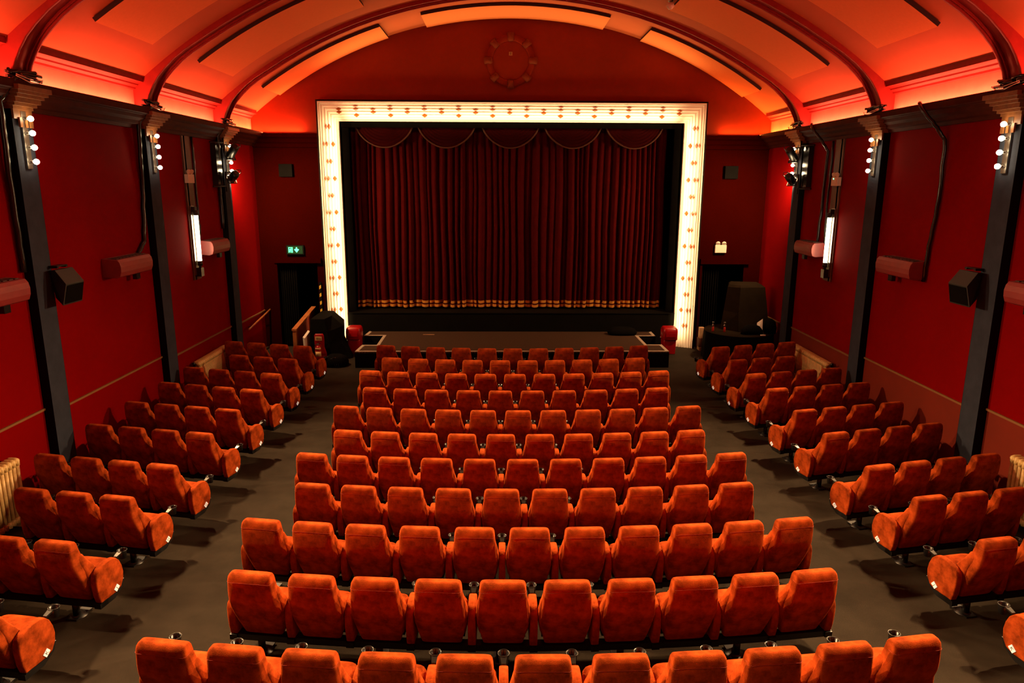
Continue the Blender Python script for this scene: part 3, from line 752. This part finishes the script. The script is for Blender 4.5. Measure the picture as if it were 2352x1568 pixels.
for s, sd in ((-1, 'left'), (1, 'right')):
    spot(s, (6.17, 16.42, 5.11), (.62, .55, -.62), .36, 'long black spotlight above the bulbs on the %s stage pilaster' % sd, False)
    spot(s, (6.20, 16.42, 4.53), (.62, .50, -.50), .27, 'short black spotlight with bright rim below bulbs, %s stage pilaster' % sd, True)
    # direction points into the room
for o in [q for q in bpy.data.objects if q.name.startswith('stage_spotlight')]: pass
for s, sd in ((-1, 'left'), (1, 'right')):
    t = thing('spotlight_bracket', 'black pipe bracket holding the spotlights on the %s stage pilaster' % sd, 'bracket', (s*6.42, 16.36, 4.23), 0, 'spotlight brackets')
    m = MB(); m.tube([(s*.16, -.34, 0), (0, 0, 0)], .018, 8); m.build('lower_arm', 'black_metal', t)
    m = MB(); m.tube([(s*.16, -.34, .94), (0, 0, .94)], .018, 8); m.build('upper_arm', 'black_metal', t)
    m = MB(); m.tube([(0, 0, -.12), (0, 0, .32)], .022, 8); m.tube([(0, 0, .30), (-s*.20, .06, .30)], .014, 6); m.build('lower_post', 'black_metal', t)
    m = MB(); m.tube([(0, 0, .82), (0, 0, 1.04)], .022, 8); m.tube([(0, 0, .9), (-s*.22, .06, .88)], .014, 6); m.build('upper_post', 'black_metal', t)
    m = MB(); m.box(*sorted((s*.17, s*.06)), -.30, -.02, .03, .92); m.build('cable_box', 'black_plastic', t)
    m = MB(); m.tube([(-s*.18, .06, .30), (-s*.14, 0, .10), (-s*.02, -.02, .16)], .006, 6); m.build('flex', 'black_plastic', t)
# cable bundles
def cable(pts, r, label, nm='cable_bundle', mt='black_plastic', grp='black cable bundles'):
    P = []; 
    for i in range(len(pts)-1):
        for q in range(6):
            P.append(Vector(pts[i]).lerp(Vector(pts[i+1]), q/6) + Vector((random.uniform(-.006, .006), random.uniform(-.012, .012), 0)))
    P.append(Vector(pts[-1]))
    m = MB(); m.tube(P, r, 8); m.tube([p+Vector((0, .02, 0)) for p in P], r*.7, 6)
    return tag(m.build(nm, mt), label, 'cable', grp)
cable([(-6.30, 9.52, 5.62), (-6.32, 9.38, 5.55), (-6.50, 9.36, 5.3), (-6.54, 9.40, 4.2), (-6.55, 9.42, 3.15)], .035, 'thick black cable bundle down the first left pilaster to the heater')
cable([(-6.30, 13.05, 5.62), (-6.32, 12.84, 5.55), (-6.50, 12.80, 5.3), (-6.55, 12.84, 4.2), (-6.56, 12.70, 3.3), (-6.56, 12.45, 3.10)], .035, 'thick black cable bundle down the middle left pilaster to the heater')
cable([(-6.30, 16.5, 5.62), (-6.32, 16.3, 5.55), (-6.48, 16.26, 5.3), (-6.54, 16.30, 4.2), (-6.55, 16.32, 3.3)], .035, 'thick black cable bundle down the left pilaster nearest the stage')
cable([(-6.57, 15.08, 5.25), (-6.57, 15.08, 3.5), (-6.57, 15.05, 3.1)], .022, 'straight black cable beside the left timber batten')
cable([(6.57, 15.10, 5.20), (6.57, 15.12, 4.0), (6.57, 15.06, 3.1)], .022, 'straight black cable beside the right timber batten')
cable([(6.30, 15.62, 5.58), (6.27, 15.50, 5.48), (6.42, 15.32, 5.22), (6.56, 15.28, 5.0), (6.57, 15.36, 3.8), (6.57, 15.42, 3.0)], .028, 'black cable loop over the right cornice near the stage')
cable([(6.30, 11.62, 5.58), (6.26, 11.50, 5.50), (6.40, 11.30, 5.22), (6.55, 11.24, 5.0), (6.56, 11.22, 4.2), (6.56, 11.30, 3.5), (6.56, 11.36, 2.8)], .030, 'black cable hanging over right cornice beside the heater')
# cables lying on the capitals
for s, sd in ((-1, 'left'), (1, 'right')):
    for yp, wh in ((9.5, 'first'), (12.95, 'middle'), (16.4, 'stage-end')):
        m = MB(); rr = random.Random(int(yp*10)+s)
        for q in range(4):
            m.tube([(s*(6.36+rr.uniform(-.06, .05)), yp-.16+i*.12, 5.60+.025*q+rr.uniform(-.01, .015)) for i in range(6)], .022, 6)
        tag(m.build('cable_coil', 'black_plastic'), 'black coiled cables lying on the %s %s capital' % (wh, sd), 'cable', 'coiled cables on the capitals')
        m = MB(); m.tube([(s*6.27, yp-.12, 5.60), (s*6.20, yp+.05, 5.53), (s*6.22, yp+.25, 5.55), (s*6.28, yp+.42, 5.60)], .006, 5); m.tube([(s*6.28, yp-.1, 5.62), (s*6.19, yp+.10, 5.56), (s*6.24, yp+.36, 5.60)], .005, 5)
        tag(m.build('thin_flex', 'white'), 'thin pale flex looped over the %s %s capital' % (wh, sd), 'cable', 'pale flex on the capitals')
# radiators
def radiator(s, y0, y1, zt, label):
    zb_ = FL((y0+y1)/2)+.08
    t = thing('radiator', label, 'radiator', (s*6.46, y0, FL((y0+y1)/2)), 0, 'gold column radiators')
    n = int((y1-y0)/.072); base = FL((y0+y1)/2); H = zt-base
    m = MB()
    for dx in (-.05, .05):
        m.tube([(dx, 0, .10), (dx, 0, H-.04)], .026, 8)
    for z in (.11, H-.045):
        m.tube([(-.07, 0, z), (.07, 0, z)], .036, 8)
    m.rings([[(x, y, .08+(H-.10)*0) for x, y, _ in sup(.082, -.030, .030, 12, 3)], [(x, y, .16) for x, y, _ in sup(.082, -.030, .030, 12, 3)]])
    m.rings([[(x*k_, y*k_, z) for x, y, _ in sup(.085, -.031, .031, 12, 3)] for z, k_ in ((H-.10, .97), (H-.05, 1), (H-.015, .9), (H, .55))])
    s0 = m.build('section', 'brass', t); s0.location = (0, .036, 0)
    for i in range(1, n):
        c = s0.copy(); C.objects.link(c); c.parent = t; c.location = (0, .036+i*.072, 0)
    m = MB(); m.tube([(0, .04, H-.05), (0, n*.072-.04, H-.05)], .022, 8); m.tube([(0, .04, .12), (0, n*.072-.04, .12)], .022, 8); m.build('header_pipe', 'brass', t)
    m = MB()
    for yy in (.10, n*.072-.10): m.box(-.05, .05, yy-.02, yy+.02, 0, .10)
    m.build('foot', 'brass', t)
    m = MB(); m.tube([(0, -.02, H-.05), (0, -.10, H-.05)], .024, 8); m.lathe([(.03, 0), (.03, .06), (.012, .07)], (0, -.10, H-.05), 10); m.build('valve', 'black_metal', t)
radiator(-1, 14.06, 15.66, .76, 'gold painted column radiator on left wall beside the second row')
radiator(1, 14.04, 15.86, .76, 'gold painted column radiator on right wall beside the second row')
radiator(-1, 7.15, 8.66, .90, 'large gold radiator at the left picture edge')
radiator(1, 7.15, 8.70, .90, 'large gold radiator at the right picture edge')
# ornament on the tympanum
t = thing('wall_medallion', 'oval plaster wreath with eight shell bosses above the stage frame', 'wall ornament', (-.05, YF, 7.30))
m = MB()
def ell(r, i, n, y): a = 2*PI*i/n; return (r*math.cos(a), y, r*1.02*math.sin(a))
n = 48
m.rings([[ell(.60, i, n, -.002) for i in range(n)], [ell(.60, i, n, -.03) for i in range(n)], [ell(.57, i, n, -.045) for i in range(n)], [ell(.48, i, n, -.045) for i in range(n)], [ell(.45, i, n, -.03) for i in range(n)], [ell(.45, i, n, -.002) for i in range(n)]], False, False)
m.build('ring', 'upper', t)
m = MB(); m.rings([[ell(r, i, n, y) for i in range(n)] for r, y in ((.46, -.004), (.46, -.02), (.44, -.024))], False, True); m.build('disc', 'upper', t)
for i in range(8):
    a = PI/2+i*PI/4; c = Vector((.55*math.cos(a), -.04, .55*math.sin(a))); u = Vector((math.cos(a), 0, math.sin(a))); v = Vector((-math.sin(a), 0, math.cos(a)))
    m = MB(); rs = []
    for q, w_, h in ((-.10, .05, .02), (-.06, .085, .05), (0, .075, .07), (.06, .085, .06), (.10, .09, .03), (.115, .03, .01)):
        rs.append([c+u*q+v*(w_*math.cos(2*PI*k_/10)) + Vector((0, -h*abs(math.sin(2*PI*k_/10))*(1 if math.sin(2*PI*k_/10) > 0 else -.2), 0)) for k_ in range(10)])
    m.rings(rs); m.build('shell_boss', 'medallion', t)
m = MB(); m.box(-.042, .042, -.034, -.024, .12, .205); m.build('plaque', 'card', t)
m = MB(); m.box(-.014, .016, -.037, -.034, .14, .148); m.box(-.014, -.006, -.037, -.034, .14, .186); m.box(-.014, .016, -.037, -.034, .178, .186); m.box(.008, .016, -.037, -.034, .16, .186); m.build('plaque_mark', 'ink', t)

# ============================================================ FRONT LEFT CORNER
t = thing('ramp_partition', 'red-brown ramp side board with orange wooden handrail at left door', 'partition', (-5.42, 17.4, F0))
m = MB(); m.hexa([(-.03, 0, 0), (.03, 0, 0), (.05, 1.8, 0), (-.01, 1.8, 0), (-.03, 0, .72), (.03, 0, .72), (.05, 1.8, .98), (-.01, 1.8, .98)]); m.build('board', 'wood_red', t)
m = MB(); m.hexa([(-.06, -.03, .72), (.06, -.03, .72), (.08, 1.83, .98), (-.04, 1.83, .98), (-.06, -.03, .765), (.06, -.03, .765), (.08, 1.83, 1.025), (-.04, 1.83, 1.025)]); m.build('top_rail', 'wood', t)
m = MB(); m.box(-.045, .045, -.02, .07, 0, .72); m.build('post', 'wood', t)
m = MB(); m.tube([(-6.45, 17.1, .80), (-6.45, 18.9, 1.02)], .022, 10); o = thing('wall_handrail', 'sloping wooden handrail on the left wall by the door', 'handrail', (0, 0, 0)); m.build('rail', 'wood', o)
m = MB()
for y, z in ((17.5, .84), (18.6, .97)): m.tube([(-6.45, y, z), (-6.58, y, z-.05)], .012, 6)
m.build('bracket', 'black_metal', o)
# hazard tape strip on the door jamb
m = MB(); m.box(-5.10, -5.04, YF-.04, YF-.005, .9, 1.75, 0)
for i in range(4): m.hexa([(-5.10, YF-.045, .93+i*.21), (-5.05, YF-.045, .96+i*.21), (-5.05, YF-.041, .96+i*.21), (-5.10, YF-.041, .93+i*.21), (-5.10, YF-.045, 1.02+i*.21), (-5.05, YF-.045, 1.05+i*.21), (-5.05, YF-.041, 1.05+i*.21), (-5.10, YF-.041, 1.02+i*.21)], 1)
tag(m.build('hazard_strip', ['blackpaint', 'yellow']), 'black and yellow hazard strip between left door and frame', 'hazard strip')
# door curtains
for (x0, x1, zt), sd in ((DL, 'left'), (DR, 'right')):
    m = MB(); n = 60; xe = x0+(x1-x0)*.42
    m.rings([[(x0+.03+(xe-x0)*i/n, YF+.12-.035*math.sin(i*.8), z) for i in range(n+1)] for z in (F0+.03, zt-.02)], False, False, closed=False)
    tag(m.build('door_curtain', 'black_cloth'), 'black curtain hanging in the %s doorway' % sd, 'curtain', 'black door curtains')
# draped speaker, left
def drape(name, label, rings_, mt, top_mt, cat='speaker'):
    m = MB(); m.rings(rings_, False, True, sm=False)
    o = m.build(name, mt); return tag(o, label, cat)
drape('covered_speaker', 'large speaker under a black cloth cover left of the stage', [
    [(-4.98, 17.12, F0+.01), (-4.40, 17.02, F0+.01), (-4.02, 17.5, F0+.01), (-4.18, 18.25, F0+.01), (-4.95, 18.50, F0+.01)],
    [(-4.98, 17.14, .45), (-4.50, 17.10, .45), (-4.30, 17.5, .42), (-4.36, 18.2, .42), (-4.96, 18.46, .45)],
    [(-4.97, 17.17, .78), (-4.55, 17.15, .74), (-4.26, 17.65, .80), (-4.34, 18.15, .86), (-4.96, 18.44, .80)],
    [(-4.96, 17.2, 1.05), (-4.62, 17.2, 1.05), (-4.55, 17.7, 1.05), (-4.66, 18.4, 1.05), (-4.96, 18.4, 1.05)]], 'black_cloth', None)
m = MB(); m.hexa([(-5.12, 17.10, F0), (-5.06, 17.06, F0), (-5.02, 17.35, F0), (-5.08, 17.38, F0), (-5.14, 17.10, .62), (-5.08, 17.06, .60), (-5.02, 17.35, .72), (-5.08, 17.38, .74)])
tag(m.build('white_board', 'white'), 'upright white board beside the fire extinguisher', 'board')
# extinguisher and its stand
t = thing('extinguisher_stand', 'glossy red moulded stand behind the fire extinguisher', 'stand', (-4.72, 17.0, F0))
m = MB(); m.rings([[(x*k_, y*.8, z) for x, y, _ in sup(.16, -.16, .10, 16, 4)] for z, k_ in ((0, 1.05), (.06, 1.1), (.12, .95))]); m.build('base', 'red_plastic', t)
m = MB(); m.rings([[(x*k_+dx, .03+y*.35, z) for x, y, _ in sup(.15, -.06, .06, 16, 4)] for z, k_, dx in ((.10, 1.0, .02), (.25, .95, .02), (.40, .78, 0), (.55, .80, 0), (.68, .78, -.0), (.72, .6, 0))]); m.build('back_panel', 'red_plastic', t)
m = MB(); m.box(-.09, .07, -.012, -.002, .56, .66); m.build('sign_label', 'label_yellow', t)
m = MB(); m.box(-.06, -.045, -.016, -.012, .585, .635); m.box(-.03, -.015, -.016, -.012, .585, .635); m.box(.0, .05, -.016, -.012, .585, .593); m.box(.0, .05, -.016, -.012, .612, .620); m.build('sign_print', 'ink', t)
t = thing('fire_extinguisher', 'red fire extinguisher with cream label on a red stand', 'fire extinguisher', (-4.72, 16.88, F0+.13))
m = MB(); m.lathe([(.055, 0), (.062, .01), (.065, .03), (.065, .27), (.055, .31), (.025, .335)], n=20); m.build('cylinder', 'red_plastic', t)
m = MB(); m.lathe([(.066, .24), (.0665, .24), (.0665, .28), (.066, .28)], n=20, cap0=False, cap1=False); m.lathe([(.066, .07), (.0665, .07), (.0665, .19), (.066, .19)], n=20, cap0=False, cap1=False); m.build('label_band', 'label_yellow', t)
m = MB(); m.lathe([(.02, .33), (.02, .37), (.012, .38)], n=12); m.box(-.015, .07, -.01, .01, .37, .382); m.hexa([(-.01, -.01, .382), (.0, -.01, .382), (.0, .01, .382), (-.01, .01, .382), (.05, -.01, .43), (.06, -.01, .425), (.06, .01, .425), (.05, .01, .43)]); m.build('valve_handle', 'chrome', t)
m = MB(); m.tube([(-.02, 0, .36), (-.06, -.02, .35), (-.085, -.03, .28), (-.08, -.03, .12)], .009, 8); m.build('hose', 'black_plastic', t)
# red bins either side of the apron
for s, sd, x in ((-1, 'left', -4.08), (1, 'right', 4.10)):
    t = thing('red_bin', 'glossy red hooded plastic bin at the %s end of the apron' % sd, 'bin', (x, 18.12, F0), 0, 'red hooded bins')
    m = MB(); m.rings([[(xx_*k_, y, z) for xx_, y, _ in sup(.17, -.20, .20, 20, 6)] for z, k_ in ((0, .92), (.02, .95), (.30, 1.0), (.46, 1.02))]); m.build('body', 'red_plastic', t)
    m = MB(); m.rings([[(xx_*k_, y*k_-.02, z) for xx_, y, _ in sup(.195, -.23, .22, 20, 5)] for z, k_ in ((.38, .96), (.40, 1.0), (.60, 1.0), (.66, .95), (.695, .82), (.70, .6))]); m.build('hood', 'red_plastic', t)
    m = MB(); m.box(-.12, .12, -.262, -.250, .47, .57); m.build('flap', 'red_plastic', t)
    m = MB(); m.lathe([(.012, 0), (.018, .02), (.012, .03)], (-.195, -.02, .42), 10, axis=(-1, 0, 0)); m.build('latch', 'white', t)
# black bag on the right of the apron
m = MB(); m.rings([[(2.95+x*k_, 18.55+y*k_, ZA+z) for x, y, _ in sup(.38, -.20, .20, 20, 2.6)] for z, k_ in ((.005, .98), (.06, 1.05), (.14, .9), (.19, .6), (.20, .3))])
tag(m.build('black_bag', 'black_cloth'), 'slumped black bag lying on the right of the apron', 'bag')
m = MB(); m.tube([(4.0, 18.72, Zs-.06), (4.0, 18.72, .62), (3.86, 18.72, .62)], .006, 5); m.tube([(3.55, 18.72, .62), (3.55, 18.72, .96), (3.62, 18.72, .99), (3.98, 18.72, .99)], .007, 5)
# small floor plates on the apron
m = MB(); m.box(-2.35, -2.05, 18.45, 18.49, ZA-.002, ZA+.006); tag(m.build('floor_plate', 'card'), 'thin tan strip on the apron carpet, left part', 'floor strip')
# low black kit left of apron
m = MB(); m.rings([[(-4.28+x*k_, 16.75+y*k_, F0+z) for x, y, _ in sup(.30, -.26, .30, 18, 2.6)] for z, k_ in ((.005, 1.0), (.10, 1.0), (.20, .85), (.26, .5))])
tag(m.build('cable_bag', 'black_cloth'), 'black bag on the floor in front of the covered speaker', 'bag')
m = MB()
for q in range(3): m.tube([(-4.45+q*.06, 16.5, F0+.03), (-4.40+q*.05, 16.55, F0+.18+.03*q), (-4.30+q*.05, 16.6, F0+.22), (-4.22+q*.04, 16.45, F0+.02)], .008, 6)
tag(m.build('cable_loops', 'black_plastic'), 'loops of black cable on floor by the left bag', 'cable')

# ============================================================ FRONT RIGHT CORNER
t = thing('round_table', 'round table under a floor-length black cloth right of the stage', 'table', (5.70, 17.48, F0))
R_ = .84; H = .74-F0; m = MB(); n = 64
m.rings([[(math.cos(2*PI*i/n)*(r+.03*fl*math.sin(i*PI/4*1.5)), math.sin(2*PI*i/n)*(r+.03*fl*math.sin(i*PI/4*1.5)), z) for i in range(n)] for r, z, fl in ((R_+.02, .01, 1), (R_+.01, .3, .8), (R_, H-.05, .2), (R_, H-.01, 0))], False, False)
m.build('skirt', 'black_cloth', t)
m = MB(); m.lathe([(R_, H-.012), (R_-.005, H), (.001, H)], n=64, cap0=False, cap1=False); m.build('table_top', 'brown_cloth', t)
zt = .74
drape('covered_speaker', 'tall speaker under a dark cover standing on round table', [
    [(5.28, 17.62, zt+.005), (5.62, 17.22, zt+.005), (6.42, 17.36, zt+.005), (6.38, 18.02, zt+.005), (5.50, 18.12, zt+.005)],
    [(5.36, 17.70, 1.2), (5.62, 17.32, 1.2), (6.38, 17.42, 1.2), (6.34, 18.0, 1.2), (5.52, 18.06, 1.2)],
    [(5.44, 17.74, 1.80), (5.66, 17.42, 1.82), (6.30, 17.50, 1.82), (6.28, 17.96, 1.86), (5.54, 18.0, 1.88)],
    [(5.48, 17.76, 1.86), (5.68, 17.48, 1.87), (6.24, 17.55, 1.87), (6.22, 17.92, 1.90), (5.58, 17.96, 1.91)]], 'brown_cloth', None)
for i, (x, y) in enumerate(((5.00, 17.30), (5.27, 17.24))):
    t = thing('candle_glass', 'small dark red glass with silver top, %s of the pair on table' % ('left' if i == 0 else 'right'), 'glass', (x, y, zt), 0, 'red glasses on the round table')
    m = MB(); m.lathe([(.026, 0), (.030, .01), (.028, .10), (.018, .13)], n=14); m.build('base', 'mug', t)
    m = MB(); m.lathe([(.018, .13), (.030, .16), (.016, .18), (.016, .22), (.028, .235), (.02, .25)], n=14); m.build('top', 'chrome', t)
m = MB(); m.hexa([(6.00, 17.02, zt+.02), (6.14, 17.02, zt+.02), (6.16, 17.06, zt+.02), (6.02, 17.06, zt+.02), (6.02, 17.10, zt+.26), (6.14, 17.08, zt+.36), (6.16, 17.11, zt+.36), (6.04, 17.13, zt+.26)])
tag(m.build('white_cloth', 'paper'), 'crumpled white cloth propped behind the black bag', 'cloth')
m = MB(); m.rings([[(5.86+x*k_, 16.98+y*k_, zt+z) for x, y, _ in sup(.26, -.12, .10, 18, 3)] for z, k_ in ((.005, 1.0), (.10, 1.0), (.20, .7), (.24, .35))]); tag(m.build('black_bag', 'black_cloth'), 'black bag on round table before the covered speaker', 'bag')
m = MB(); m.rings([[(6.35+x*k_, 17.10+y*k_, zt+z) for x, y, _ in sup(.13, -.14, .14, 18, 3)] for z, k_ in ((.005, 1.0), (.15, 1.1), (.30, .8), (.36, .3))]); tag(m.build('black_bag', 'black_cloth'), 'black bag on the table edge against the right wall', 'bag')
m = MB(); m.box(6.02, 6.14, 16.78, 16.83, zt+.001, zt+.02); tag(m.build('paper_scrap', 'paper'), 'pale paper scrap on the round table edge', 'paper')
# clutter in the right doorway
m = MB(); m.box(4.98, 5.16, 18.30, 18.55, F0+.001, F0+.10); tag(m.build('cardboard_box', 'card', bevel=.004), 'flat tan box at the bottom of the doorway pile', 'box', 'boxes by the right door')
m = MB(); m.box(4.96, 5.14, 18.32, 18.52, F0+.101, F0+.34); tag(m.build('cardboard_box', 'batten', bevel=.004), 'brown box in the middle of doorway pile', 'box', 'boxes by the right door')
m = MB(); m.box(4.98, 5.10, 18.34, 18.50, F0+.341, F0+.62); tag(m.build('cardboard_box', 'card', bevel=.004), 'narrow tan box on top of the doorway pile', 'box', 'boxes by the right door')
# pendant fitting hanging at the top of the picture
t = thing('ceiling_lamp', 'small glass ceiling lamp near the top centre right', 'ceiling lamp', (3.05, 15.05, V(3.05)-.10))
m = MB(); m.lathe([(.05, .1), (.05, .06), (.02, .05)]); m.build('base', 'chrome', t)
m = MB(); m.lathe([(.02, .05), (.07, .02), (.08, -.03), (.04, -.08), (.001, -.09)]); m.build('shade', 'lens', t)
print('objects', len(bpy.data.objects))
